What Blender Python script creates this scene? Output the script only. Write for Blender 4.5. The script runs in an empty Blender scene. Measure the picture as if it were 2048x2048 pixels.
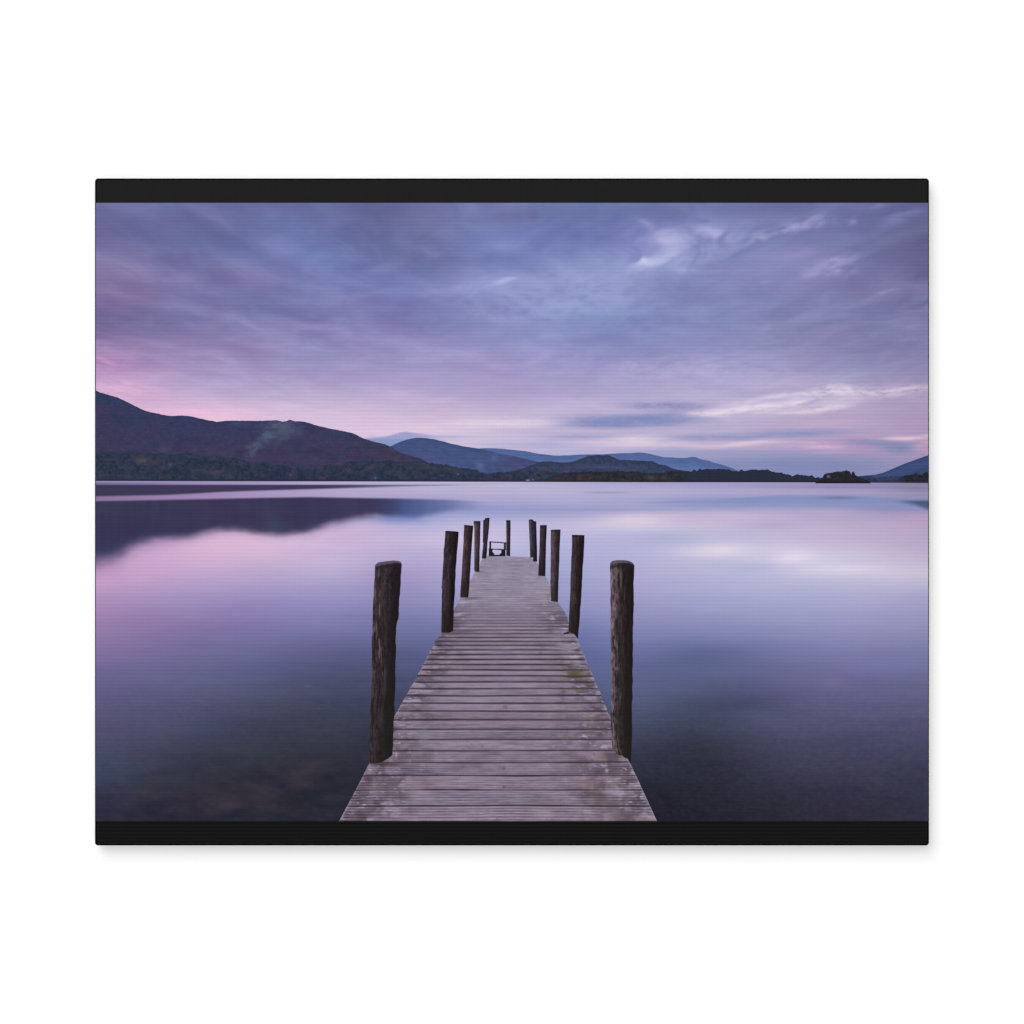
import bpy, math
import numpy as np

# ------------------------------------------------------------------ scale
# One unit = one metre.  Canvas measured on the photo's 2048 px square: 189.9..1858 x 356.8..1690.9
S = 0.508 / 1668.1                      # metres per photo pixel (a 20 x 16 inch canvas)
DEPTH = 0.030                           # stretcher depth
def wx(X): return (np.asarray(X, float) - 1024.0) * S
def wz(Y): return (1024.0 - np.asarray(Y, float)) * S
EXPO = 1.3125                           # radiance of a white diffuse surface facing the lamps

scene = bpy.context.scene
C = scene.collection

# ------------------------------------------------------------------ camera
cam_d = bpy.data.cameras.new("camera")
cam = bpy.data.objects.new("camera", cam_d)
C.objects.link(cam)
cam.location = (0, -4.0 - DEPTH - 0.0004, 0)
cam.rotation_euler = (math.radians(90), 0, 0)
cam_d.sensor_width = 36
cam_d.lens = 36 * 4.0 / (2048 * S)
cam_d.clip_start = 0.1
cam_d.clip_end = 50
scene.camera = cam

# ------------------------------------------------------------------ world, lamps, view
world = bpy.data.worlds.new("World")
scene.world = world
world.use_nodes = True
world.node_tree.nodes["Background"].inputs[0].default_value = (1, 1, 1, 1)
world.node_tree.nodes["Background"].inputs[1].default_value = 0.0
scene.view_settings.view_transform = 'Standard'
scene.view_settings.look = 'None'
scene.view_settings.exposure = 0
scene.view_settings.gamma = 1
scene.view_settings.use_curve_mapping = False
LD = 6.0                                # distance of the studio lamps from the wall
def softbox(name, tx0, tx1, ty0, ty1, share):
    d = bpy.data.lights.new(name, 'AREA')
    d.shape = 'RECTANGLE'
    d.size = (tx1 - tx0) * LD
    d.size_y = (ty1 - ty0) * LD
    d.energy = share * EXPO * math.pi ** 2 * LD ** 2
    o = bpy.data.objects.new(name, d)
    C.objects.link(o)
    o.location = (0.5 * (tx0 + tx1) * LD, -LD, 0.5 * (ty0 + ty1) * LD)
    o.rotation_euler = (math.radians(90), 0, 0)
softbox("front_lamp", -0.015, 0.015, -0.015, 0.015, 0.42)
softbox("upper_left_softbox", -0.32, 0.04, 0.0, 0.44, 0.36)
softbox("overhead_softbox", -0.16, 0.16, -0.22, 0.24, 0.25)
scene.cycles.max_bounces = 4
scene.cycles.use_denoising = True
scene.cycles.denoiser = 'OPENIMAGEDENOISE'
scene.cycles.denoising_input_passes = 'RGB_ALBEDO_NORMAL'

# ------------------------------------------------------------------ noise
def _hash(ix, iy, seed):
    h = (ix.astype(np.int64) * 374761393 + iy.astype(np.int64) * 668265263 + seed * 1442695041) & 0xFFFFFFFF
    h = ((h ^ (h >> 13)) * 1274126177) & 0xFFFFFFFF
    h = h ^ (h >> 16)
    return (h & 0xFFFFFF) / float(0xFFFFFF)
def noise(x, y, seed=0):
    x, y = np.broadcast_arrays(np.asarray(x, float), np.asarray(y, float))
    ix = np.floor(x); iy = np.floor(y)
    fx = x - ix; fy = y - iy
    fx = fx * fx * fx * (fx * (fx * 6 - 15) + 10); fy = fy * fy * fy * (fy * (fy * 6 - 15) + 10)
    a = _hash(ix, iy, seed); b = _hash(ix + 1, iy, seed)
    c = _hash(ix, iy + 1, seed); d = _hash(ix + 1, iy + 1, seed)
    return (a * (1 - fx) + b * fx) * (1 - fy) + (c * (1 - fx) + d * fx) * fy
def fbm(x, y, seed=0, octaves=4, gain=0.5):
    x = np.asarray(x, float); y = np.asarray(y, float)
    s = 0.0; a = 1.0; t = 0.0
    for o in range(octaves):
        ca, sa = math.cos(0.5 * o), math.sin(0.5 * o) * 0.3
        s = s + a * (noise(x * ca + y * sa + 17.3 * o, y * ca - x * sa + 9.1 * o, seed + o) - 0.5)
        t += a; a *= gain; x = x * 2; y = y * 2
    return s / t * 2.0                  # about -1..1
def sst(a, b, x):
    t = np.clip((x - a) / (b - a), 0, 1)
    return t * t * (3 - 2 * t)
def mix(a, b, t):
    t = np.asarray(t)[..., None]
    return a * (1 - t) + np.asarray(b, float) * t
def lin(c):
    c = np.clip(np.asarray(c, float) / 255.0, 0, 1)
    return np.where(c <= 0.04045, c / 12.92, ((c + 0.055) / 1.055) ** 2.4)
def prof(pts, x):
    p = np.asarray(pts, float)
    return np.interp(x, p[:, 0], p[:, 1])

# colour table -> smooth field (Catmull-Rom in both directions)
def spline_weights(knots, q):
    k = np.asarray(knots, float)
    n = len(k)
    W = np.zeros((len(q), n))
    i = np.clip(np.searchsorted(k, q, side='right') - 1, 0, n - 2)
    for r in range(len(q)):
        a = i[r]; h = k[a + 1] - k[a]; t = min(max((q[r] - k[a]) / h, 0), 1)
        h00 = 2 * t ** 3 - 3 * t ** 2 + 1; h10 = t ** 3 - 2 * t ** 2 + t
        h01 = -2 * t ** 3 + 3 * t ** 2; h11 = t ** 3 - t ** 2
        W[r, a] += h00; W[r, a + 1] += h01
        for node, hh in ((a, h10), (a + 1, h11)):
            lo = max(node - 1, 0); hi = min(node + 1, n - 1)
            d = (k[hi] - k[lo]) / h
            W[r, hi] += hh / d; W[r, lo] -= hh / d
    return W
def field(xs, ys, table, X, Y):
    """X, Y are 1-D axes; table[row][col] holds sRGB triples."""
    T = np.asarray(table, float)
    Wy = spline_weights(ys, Y); Wx = spline_weights(xs, X)
    return np.einsum('yr,rck,xc->yxk', Wy, T, Wx)
def blob(img, X, Y, cx, cy, rx, ry, col, a=1.0, ang=0.0, soft=1.0):
    t = math.radians(ang); c, s = math.cos(t), math.sin(t)
    u = ((X - cx) * c - (Y - cy) * s) / rx
    v = ((X - cx) * s + (Y - cy) * c) / ry
    m = a * np.exp(-(u * u + v * v) ** soft * 0.9)
    return mix(img, col, np.clip(m, 0, 1))

# ------------------------------------------------------------------ materials
def new_mat(name):
    m = bpy.data.materials.new(name)
    m.use_nodes = True
    nt = m.node_tree
    b = nt.nodes["Principled BSDF"]
    b.inputs["Roughness"].default_value = 0.9
    b.inputs["Specular IOR Level"].default_value = 0.0
    return m, nt, b
def weave_nodes(nt, col_socket, bsdf, amp_h, amp_v):
    """Cross threads of the canvas: slight, uneven lightening and darkening of the ink."""
    tc = nt.nodes.new("ShaderNodeTexCoord")
    def wave(direction, period, dist):
        w = nt.nodes.new("ShaderNodeTexWave")
        w.wave_type = 'BANDS'; w.bands_direction = direction; w.wave_profile = 'SIN'
        w.inputs["Scale"].default_value = 0.31416 / period
        w.inputs["Distortion"].default_value = dist
        w.inputs["Detail"].default_value = 2.0
        w.inputs["Detail Scale"].default_value = 0.6
        nt.links.new(tc.outputs["Object"], w.inputs["Vector"])
        return w.outputs["Fac"]
    def math_node(op, a, b):
        n = nt.nodes.new("ShaderNodeMath"); n.operation = op
        for k, v in enumerate((a, b)):
            if isinstance(v, (int, float)): n.inputs[k].default_value = v
            else: nt.links.new(v, n.inputs[k])
        return n.outputs[0]
    h = math_node('MULTIPLY', math_node('SUBTRACT', wave('Z', 7.3 * S, 0.7), 0.5), amp_h)
    v = math_node('MULTIPLY', math_node('SUBTRACT', wave('X', 6.1 * S, 0.9), 0.5), amp_v)
    nz = nt.nodes.new("ShaderNodeTexNoise")
    nz.inputs["Scale"].default_value = 1.0 / (5.0 * S); nz.inputs["Detail"].default_value = 1.0
    nt.links.new(tc.outputs["Object"], nz.inputs["Vector"])
    g = math_node('MULTIPLY', math_node('SUBTRACT', nz.outputs["Fac"], 0.5), amp_v * 1.5)
    slow = nt.nodes.new("ShaderNodeTexNoise")
    slow.inputs["Scale"].default_value = 1.0 / (150.0 * S); slow.inputs["Detail"].default_value = 2.0
    nt.links.new(tc.outputs["Object"], slow.inputs["Vector"])
    h = math_node('MULTIPLY', h, math_node('MULTIPLY', slow.outputs["Fac"], 2.0))
    f = math_node('ADD', math_node('ADD', math_node('ADD', h, v), g), 1.0)
    vm = nt.nodes.new("ShaderNodeVectorMath"); vm.operation = 'SCALE'
    nt.links.new(col_socket, vm.inputs[0]); nt.links.new(f, vm.inputs["Scale"])
    nt.links.new(vm.outputs[0], bsdf.inputs["Base Color"])
def ink_mat(name, amp_h=0.058, amp_v=0.020):
    m, nt, b = new_mat(name)
    at = nt.nodes.new("ShaderNodeAttribute"); at.attribute_name = "ink"
    weave_nodes(nt, at.outputs["Color"], b, amp_h, amp_v)
    return m
M_INK = ink_mat("printed_canvas_ink")
def flat_mat(name, srgb, amp_h, amp_v):
    m, nt, b = new_mat(name)
    rgb = nt.nodes.new("ShaderNodeRGB")
    c = lin(srgb) / EXPO
    rgb.outputs[0].default_value = (c[0], c[1], c[2], 1)
    weave_nodes(nt, rgb.outputs[0], b, amp_h, amp_v)
    return m
M_BAND_TOP = flat_mat("black_band_ink_paler", (34, 34, 34), 0.03, 0.10)  # upper band set in a paler tone than the lower one
M_BAND_LOW = flat_mat("black_band_ink", (24, 24, 24), 0.42, 0.10)
M_EDGE = flat_mat("black_wrapped_canvas", (2, 2, 3), 0.2, 0.2)

M_WALL, nt, b = new_mat("white_wall_paint")
tc = nt.nodes.new("ShaderNodeTexCoord"); nz = nt.nodes.new("ShaderNodeTexNoise")
nz.inputs["Scale"].default_value = 40
rp = nt.nodes.new("ShaderNodeMapRange")
rp.inputs["To Min"].default_value = 0.825; rp.inputs["To Max"].default_value = 0.835
cb = nt.nodes.new("ShaderNodeCombineColor")
nt.links.new(tc.outputs["Object"], nz.inputs["Vector"]); nt.links.new(nz.outputs["Fac"], rp.inputs["Value"])
for k in range(3): nt.links.new(rp.outputs[0], cb.inputs[k])
nt.links.new(cb.outputs[0], b.inputs["Base Color"])

# ------------------------------------------------------------------ mesh helpers
ROOT_Z = float(wz(1690.9))              # the print's own Empty sits at its lower back edge
def mesh_obj(name, verts, faces, mat, parent=None, smooth=False):
    me = bpy.data.meshes.new(name)
    me.from_pydata([tuple(v) for v in verts], [], faces)
    me.materials.append(mat)
    if smooth:
        for p in me.polygons: p.use_smooth = True
    me.update()
    o = bpy.data.objects.new(name, me)
    C.objects.link(o)
    if parent: o.parent = parent
    return o
LAYER = 0.00004
def sheet(name, X, Y, srgb, level, parent, label=None):
    """A printed area: grid of points X, Y (photo px), one ink colour per point."""
    nr, nc = X.shape
    n = nr * nc
    co = np.empty((n, 3), np.float32)
    co[:, 0] = wx(X).ravel(); co[:, 1] = -DEPTH - LAYER * level; co[:, 2] = wz(Y).ravel() - ROOT_Z
    idx = np.arange(n).reshape(nr, nc)
    q = np.stack([idx[:-1, :-1], idx[1:, :-1], idx[1:, 1:], idx[:-1, 1:]], -1).reshape(-1, 4)
    nf = len(q)
    me = bpy.data.meshes.new(name)
    me.vertices.add(n); me.vertices.foreach_set("co", co.ravel())
    me.loops.add(nf * 4); me.loops.foreach_set("vertex_index", q.ravel().astype(np.int32))
    me.polygons.add(nf)
    me.polygons.foreach_set("loop_start", np.arange(0, nf * 4, 4, dtype=np.int32))
    me.polygons.foreach_set("loop_total", np.full(nf, 4, np.int32))
    a = me.color_attributes.new("ink", 'FLOAT_COLOR', 'POINT')
    rgba = np.ones((n, 4), np.float32)
    rgba[:, :3] = (lin(srgb) / EXPO).reshape(n, 3)
    a.data.foreach_set("color", rgba.ravel())
    me.materials.append(M_INK)
    me.update(); me.validate()
    o = bpy.data.objects.new(name, me)
    C.objects.link(o)
    o.parent = parent
    if label: o["label"] = label
    return o

# ------------------------------------------------------------------ wall
w = mesh_obj("wall", [(-3, 0, -3), (3, 0, -3), (3, 0, 3), (-3, 0, 3), (-3, .05, -3), (3, .05, -3), (3, .05, 3), (-3, .05, 3)],
             [(0, 1, 2, 3), (5, 4, 7, 6), (4, 0, 3, 7), (1, 5, 6, 2), (3, 2, 6, 7), (4, 5, 1, 0)], M_WALL)
w["kind"] = "structure"; w["label"] = "plain white wall behind the canvas"; w["category"] = "wall"

# ------------------------------------------------------------------ the canvas print
root = bpy.data.objects.new("canvas_print", None)
C.objects.link(root)
root.location = (0, -0.0004, ROOT_Z)
root["label"] = "canvas print of a wooden jetty on a purple lake, hung on a white wall"
root["category"] = "canvas print"

# wrapped canvas body: rounded corners, rounded front edge
def rounded(x0, y0, x1, y1, r, n=7):
    pts = []
    for cx, cy, a0 in ((x1 - r, y1 - r, 0), (x0 + r, y1 - r, 90), (x0 + r, y0 + r, 180), (x1 - r, y0 + r, 270)):
        for k in range(n + 1):
            a = math.radians(a0 + 90 * k / n)
            pts.append((cx + r * math.cos(a), cy + r * math.sin(a)))
    return pts
x0, x1 = float(wx(189.9)), float(wx(1858.0)); z0, z1 = float(wz(1690.9)), float(wz(356.8))
R = 6.2 * S
rings = []
for inset, yy in ((0.2, 0.0), (0, -0.002), (0, -DEPTH + 1.2 * S), (0.25, -DEPTH + 0.5 * S), (0.7, -DEPTH + 0.15 * S), (1.3, -DEPTH)):
    rings.append([(px, yy, pz - ROOT_Z) for px, pz in
                  rounded(x0 + inset * S, z0 + inset * S, x1 - inset * S, z1 - inset * S, R - inset * S)])
n = len(rings[0]); vs = [p for r in rings for p in r]; fs = []
for k in range(len(rings) - 1):
    for i in range(n):
        j = (i + 1) % n
        fs.append((k * n + i, (k + 1) * n + i, (k + 1) * n + j, k * n + j))
fs.append(tuple(range((len(rings) - 1) * n, len(rings) * n))[::-1])
fs.append(tuple(range(n)))
mesh_obj("wrapped_canvas", vs, fs, M_EDGE, root)

def band(name, top, mat):
    """Flat printed band; the outer corners follow the canvas' rounded corners."""
    a, bb = (359.6, 405.7) if top else (1642.0, 1688.1)
    X0, X1 = 193.0, 1855.0; r = 4.0
    pts = []
    def arc(cx, cy, a0):
        for k in range(7):
            t = math.radians(a0 + 90 * k / 6)
            pts.append((cx + r * math.cos(t), cy - r * math.sin(t)))
    if top:
        arc(X1 - r, a + r, 0); arc(X0 + r, a + r, 90); pts.extend([(X0, bb), (X1, bb)])
    else:
        pts.extend([(X1, a), (X0, a)]); arc(X0 + r, bb - r, 180); arc(X1 - r, bb - r, 270)
    v = [(float(wx(px)), -DEPTH - LAYER, float(wz(py)) - ROOT_Z) for px, py in pts]
    return mesh_obj(name, v, [tuple(range(len(v)))[::-1]], mat, root)
band("black_band", True, M_BAND_TOP)["label"] = "slightly paler black band above the picture"
band("black_band", False, M_BAND_LOW)["label"] = "black band below the picture"

PX0, PX1, PY0, PY1 = 191.7, 1856.3, 405.7, 1642.0

# ------------------------------------------------------------------ printed sky
ax = np.arange(0, 834) * 2.0 + PX0; ax[-1] = PX1
ay = np.linspace(PY0, 972, 300)
X, Y = np.meshgrid(ax, ay)
SX = (190, 400, 600, 800, 1000, 1200, 1400, 1600, 1858)
SY = (406, 480, 560, 640, 720, 770, 810, 850, 890, 930, 972)
SKY = [
 [(104,105,160),(104,108,166),(106,110,168),(101,104,160),(107,114,174),(108,118,176),(107,115,174),(106,111,167),(104,104,160)],
 [(118,112,168),(108,113,170),(109,119,182),(106,112,168),(114,124,190),(120,128,194),(124,131,194),(122,126,184),(108,108,160)],
 [(126,112,166),(120,118,176),(114,120,182),(118,124,188),(128,136,198),(136,146,206),(130,136,196),(134,132,190),(106,106,158)],
 [(124,110,164),(128,124,180),(126,124,184),(130,128,190),(136,140,202),(134,143,204),(131,136,196),(131,132,186),(118,116,168)],
 [(164,136,186),(156,142,194),(150,142,198),(156,148,204),(158,152,208),(148,148,206),(152,150,206),(150,148,200),(131,128,182)],
 [(196,162,204),(180,160,208),(172,160,208),(178,164,212),(170,160,210),(170,164,212),(174,166,214),(172,164,208),(158,146,192)],
 [(214,178,212),(206,180,216),(198,182,218),(196,176,216),(188,174,216),(186,176,218),(184,176,216),(182,170,210),(168,152,194)],
 [(228,190,220),(232,194,222),(218,194,226),(214,192,224),(208,190,222),(186,176,214),(182,172,212),(184,168,208),(170,150,192)],
 [(230,196,222),(232,198,224),(228,198,224),(224,204,228),(200,188,224),(192,182,220),(188,176,214),(174,158,204),(174,148,190)],
 [(220,200,224),(220,200,224),(214,198,224),(168,166,216),(168,168,216),(160,160,212),(140,146,200),(136,142,196),(158,148,192)],
 [(200,190,220),(200,190,220),(200,190,220),(160,160,212),(160,162,212),(150,154,208),(136,144,198),(138,143,198),(144,140,190)]]
img = field(SX, SY, SKY, ax, ay)
def grade(c):
    L = (c[..., 0] + c[..., 1]) * .5
    ex = c[..., 2] - L
    k = .62 + .24 * sst(40, 125, L)
    k = k + (.97 - k) * sst(14, 38, c[..., 0] - c[..., 1]) * sst(90, 130, L)
    c = c.copy(); c[..., 2] = L + ex * k
    c[..., :2] += (3.0 * sst(90, 140, L) * sst(230, 180, L))[..., None]
    return c
# slow swirl so that cloud edges are ragged, calmer near the horizon
calm = np.clip((940 - Y) / 420, 0.12, 1)
WX = X + calm * (26 * fbm(X / 150, Y / 70, 11, 4) + 8 * fbm(X / 30, Y / 14, 12, 3))
WY = Y + calm * (15 * fbm(X / 140, Y / 60, 21, 4) + 5 * fbm(X / 32, Y / 14, 22, 3))
DP = np.clip(1000 - Y, 30, None) + 70.0            # distance to the vanishing line, softened
PU = (X - 1010) / DP * 4.4; PV = 7200.0 / DP
PU = PU + .30 * fbm(PU * .8, PV * .8, 61, 3); PV = PV + .8 * fbm(PU * .8, PV * .5, 62, 3)
CL = fbm(PU * .95, PV * .75, 63, 6, .55)           # cloud cover seen in perspective
CF = fbm(PU * 4.6, PV * 2.6, 64, 4, .6)
TEAR = np.clip(.88 + (.35 + 1.0 * sst(860, 760, Y)) * CF + .5 * CL + .5 * sst(700, 600, Y) * fbm(X / 22, Y / 12, 66, 4, .6), .1, 1.25)
def sb(cx, cy, rx, ry, col, a=0.9, ang=0.0, soft=1.0):
    global img
    t = math.radians(ang); c, s_ = math.cos(t), math.sin(t)
    u = ((WX - cx) * c - (WY - cy) * s_) / (rx * 1.12)
    v = ((WX - cx) * s_ + (WY - cy) * c) / (ry * 1.12)
    img = mix(img, col, np.clip(a * np.exp(-(u * u + v * v) ** soft * 0.9) * TEAR, 0, 1))
# dark masses
sb(856, 475, 62, 55, (98,100,156), .75); sb(780, 418, 70, 13, (97,97,152), .7); sb(1037, 432, 75, 18, (97,102,158), .75)
sb(476, 556, 75, 20, (114,108,162), .7); sb(1107, 502, 55, 18, (108,117,180), .7); sb(1440, 528, 60, 13, (120,124,184), .7)
sb(1860, 495, 60, 34, (94,94,146), .8); sb(1737, 567, 85, 18, (116,114,168), .7); sb(1807, 512, 70, 16, (106,104,158), .6)
sb(430, 440, 60, 16, (102,104,160), .5); sb(560, 415, 60, 12, (100,104,162), .5); sb(1330, 425, 90, 12, (104,110,168), .6)
sb(1540, 412, 80, 9, (100,104,160), .6); sb(250, 590, 55, 24, (122,106,158), .6); sb(345, 665, 120, 9, (130,118,172), .5, -4)
sb(940, 648, 130, 10, (126,130,190), .55, -3); sb(1135, 680, 140, 9, (126,133,196), .6); sb(1240, 692, 110, 7, (128,132,194), .45)
sb(1500, 600, 130, 18, (126,128,186), .4); sb(280, 690, 70, 8, (142,118,170), .5, -8); sb(420, 693, 80, 8, (140,122,178), .45, -6)
sb(700, 610, 160, 14, (120,120,182), .4); sb(1700, 640, 110, 14, (122,124,180), .4)
# pink glow
sb(198, 727, 60, 16, (192,148,194), .7, -6); sb(230, 785, 70, 20, (222,178,212), .6); sb(430, 832, 95, 18, (242,194,220), .7)
sb(196, 690, 40, 10, (176,140,188), .5, -8); sb(600, 830, 120, 12, (222,194,224), .5)
# pale lavender glows
sb(1135, 584, 135, 42, (147,153,212), .6, 6); sb(955, 573, 62, 18, (134,140,204), .6, 10); sb(1370, 500, 95, 40, (146,150,208), .6, 8)
sb(1075, 540, 40, 14, (132,140,202), .5, 20); sb(1010, 562, 17, 4.5, (166,172,224), .85, 15); sb(1160, 570, 16, 9, (152,158,216), .5)
sb(1240, 610, 70, 24, (140,148,208), .4)
sb(1296, 530, 28, 7, (186,190,232), .95, 16); sb(1284, 526, 8, 5, (190,196,236), .8, -30); sb(1328, 480, 25, 10, (170,172,222), .85, 4)
sb(1336, 506, 26, 7, (172,174,224), .85, 30); sb(1330, 522, 40, 9, (164,167,218), .7, 10); sb(1335, 472, 52, 9, (158,160,214), .7, 10)
sb(1290, 455, 18, 8, (146,148,208), .6, -40); sb(1420, 461, 20, 7, (160,162,216), .8); sb(1480, 470, 60, 6, (146,150,206), .6, 3)
sb(1545, 467, 34, 6, (166,166,222), .9, 20); sb(1580, 455, 42, 9, (156,154,210), .75, 20); sb(1600, 447, 40, 10, (148,144,202), .6)
sb(1701, 442, 11, 9, (150,148,208), .75); sb(1668, 523, 8, 4.5, (172,170,222), .85); sb(1645, 543, 44, 12, (152,148,204), .75, 20)
sb(1682, 547, 18, 10, (154,154,210), .6); sb(1774, 584, 14, 4, (146,144,200), .8, 10); sb(1592, 506, 28, 9, (142,138,198), .65, 14)
sb(1367, 537, 24, 6, (154,160,216), .75); sb(1450, 536, 40, 4, (142,148,208), .5); sb(1520, 557, 12, 5, (144,148,208), .7)
sb(1807, 435, 40, 10, (128,128,190), .7, 20); sb(1760, 410, 18, 5, (122,126,186), .6); sb(600, 440, 70, 12, (116,122,186), .45, -8)
sb(575, 500, 55, 10, (118,124,188), .4, 10); sb(410, 505, 30, 9, (122,122,184), .45, -8); sb(330, 545, 40, 10, (130,122,182), .4, -15)
sb(935, 418, 45, 12, (114,124,188), .5); sb(700, 500, 40, 16, (122,130,196), .4); sb(905, 470, 30, 20, (114,120,182), .4)
sb(1780, 600, 50, 8, (130,130,186), .4); sb(1855, 605, 6, 9, (134,130,190), .7)
# broad low bands
sb(1060, 770, 160, 22, (160,152,206), .4); sb(1380, 745, 130, 20, (182,172,216), .45); sb(860, 745, 120, 16, (160,150,206), .4)
sb(560, 760, 120, 9, (176,164,212), .4); sb(700, 725, 60, 8, (150,142,196), .4, -8); sb(560, 645, 110, 10, (136,128,184), .4, -4)
# grey-blue lens clouds near the horizon, and the lit wisp at the right
sb(1262, 840, 130, 12, (134,141,200), .95, 2, 2.0); sb(1336, 812, 72, 7.5, (142,142,198), .85, -2, 1.6); sb(1370, 828, 40, 6, (138,142,200), .8)
sb(1185, 835, 60, 7, (150,152,206), .6); sb(1320, 800, 60, 5, (176,166,208), .5); sb(1170, 873, 80, 6, (150,152,206), .75)
sb(1411, 875, 95, 5.5, (144,146,202), .8); sb(1590, 867, 90, 7, (140,146,202), .85, 3); sb(1050, 862, 60, 3.5, (178,170,214), .6)
sb(1700, 830, 90, 8, (178,158,200), .5); sb(1640, 845, 110, 8, (188,170,208), .5); sb(1480, 842, 90, 7, (188,178,216), .5)
for cx, cy, rx, ry, col, a, *ang in (
    (1420, 824, 40, 6, (240,224,236), .95, 4), (1480, 819, 55, 6.5, (234,220,236), .9, 6), (1530, 815, 50, 7, (226,214,234), .85, 8),
    (1590, 806, 50, 8, (234,222,238), .9, 12), (1560, 794, 40, 4.5, (226,218,240), .85, 10), (1500, 806, 60, 4, (200,190,224), .7, 10),
    (1635, 783, 30, 6, (232,222,240), .85, 14), (1685, 779, 32, 6.5, (234,220,236), .9, 4), (1737, 784, 45, 7, (220,204,226), .85, -2),
    (1807, 779, 55, 6, (212,194,220), .8, 5), (1852, 774, 30, 4, (204,184,214), .7, 3), (1667, 810, 34, 7, (216,200,226), .75, 10),
    (1634, 819, 44, 5, (230,214,232), .8, 6), (1570, 826, 50, 3.5, (214,200,222), .7, 2), (1700, 797, 40, 5, (204,188,218), .6, 4),
    (1770, 790, 50, 4, (200,182,214), .6), (1460, 810, 40, 4, (206,196,228), .6, 10), (1620, 795, 30, 3.5, (188,182,218), .6, 14),
    (1545, 802, 34, 3.5, (180,176,214), .75, 8), (1800, 800, 50, 5, (172,152,196), .5)):
    sb(cx, cy, rx, ry, col, a, ang[0] if ang else 0)
sb(985, 847, 75, 6, (232,218,234), .85); sb(1074, 844, 60, 5.5, (224,210,232), .8); sb(880, 858, 60, 8, (222,202,228), .5)
sb(1277, 878, 60, 7, (228,210,230), .9, 2); sb(1255, 888, 85, 4.5, (226,208,228), .85); sb(1200, 886, 50, 4, (206,192,224), .7)
sb(1470, 890, 60, 4, (230,208,228), .95, 6); sb(1405, 892, 60, 3.5, (214,196,222), .8, -2); sb(1530, 885, 40, 3, (224,202,226), .8, 3)
sb(1560, 893, 80, 6, (186,166,204), .6); sb(1430, 905, 120, 6, (150,150,202), .7); sb(1340, 905, 60, 6, (150,156,208), .5)
sb(1680, 876, 60, 6, (180,158,200), .7, 5); sb(1650, 894, 34, 3.5, (210,176,208), .9); sb(1622, 885, 26, 3, (202,174,210), .8)
sb(1690, 884, 22, 2.5, (196,170,210), .7, 8); sb(1668, 904, 55, 3.2, (190,160,202), .8); sb(1745, 901, 45, 4, (168,148,196), .6)
sb(1750, 885, 55, 7, (142,140,192), .9, -2, 1.5); sb(1803, 897, 30, 9, (128,134,186), .85); sb(1808, 877, 42, 4, (230,194,212), .95, 1)
sb(1848, 872, 22, 2.5, (216,186,212), .85, 5); sb(1842, 893, 20, 5, (204,166,194), .85, 16); sb(1848, 902, 14, 4, (198,158,190), .7)
sb(1815, 915, 40, 4, (166,146,188), .6); sb(1570, 925, 160, 11, (126,136,190), .55); sb(1690, 935, 90, 10, (126,134,188), .5)
# pale hazy far fell and low bands over the middle hills
pk = sst(-.8, 1.6, Y - prof([(700,880),(722,877),(745,875),(769,873.4),(785,869.2),(798,865.6),(806,863.8),(813,863.2),(824,865),(845,867),(875,871),(930,880)], X)) * sst(930, 815, X)
img = mix(img, (140, 150, 208), .82 * pk); img = mix(img, (118, 142, 206), .6 * pk * sst(868, 886, Y) * sst(840, 790, X)); sb(905, 873, 70, 3.5, (160,164,214), .7)
sb(925, 881, 40, 4, (206,188,220), .7, -4); sb(985, 886, 55, 4, (198,184,220), .6); sb(960, 872, 50, 2.5, (210,196,224), .6)
sb(1080, 890, 90, 7, (160,164,216), .6); sb(760, 872, 40, 3, (170,170,218), .4)
# fine cloud grain
hi = sst(880, 640, Y)
rid = 1 - np.abs(fbm(PU * 1.7, PV * 1.3, 65, 5, .58)) * 2.2
tex = 15 * CL + 5 * CF + 5 * np.clip(rid, -.6, 1) * sst(-.1, .5, CL)
img += (tex * (.18 + .82 * hi))[..., None] * np.array([1.0, 1.0, .92])
img += (1.8 * fbm(X / 80, Y / 9, 32, 4, .55) * (1 - .4 * hi))[..., None]
sb(1300, 529, 26, 6.5, (190,194,236), .6, 14); sb(1284, 527, 8, 5, (206,210,244), .6, -30); sb(1328, 481, 22, 8, (180,182,230), .5, 4)
sb(1338, 505, 26, 7, (184,186,232), .6, 28); sb(1390, 505, 80, 26, (150,154,212), .25, 6); sb(1540, 468, 30, 5, (176,176,230), .6, 18); sb(1585, 454, 42, 8, (166,164,220), .5, 18)
sb(1418, 461, 24, 7, (170,172,226), .6); sb(1008, 563, 18, 5, (172,178,230), .6, 15); sb(1652, 538, 46, 13, (160,156,212), .5, 18); sb(1130, 584, 110, 34, (152,160,220), .35, 6)
sb(1262, 842, 120, 10, (130,137,196), .6, 2, 2.0); sb(1345, 812, 66, 6, (138,140,196), .5, -2); sb(1590, 868, 80, 5.5, (136,142,196), .6, 3); sb(1411, 875, 85, 5, (140,144,200), .5)
sb(1755, 886, 52, 5.5, (136,136,188), .6, -2); sb(1803, 898, 28, 7, (122,130,182), .6)
img = grade(img)
img[..., 0] += 4.0 * fbm(X / 90, Y / 34, 41, 4); img[..., 1] += 2.6 * fbm(X / 100, Y / 30, 42, 4)
picture = sheet("printed_picture", X, Y, img, 1, root, "purple dusk sky with streaked clouds")

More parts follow.
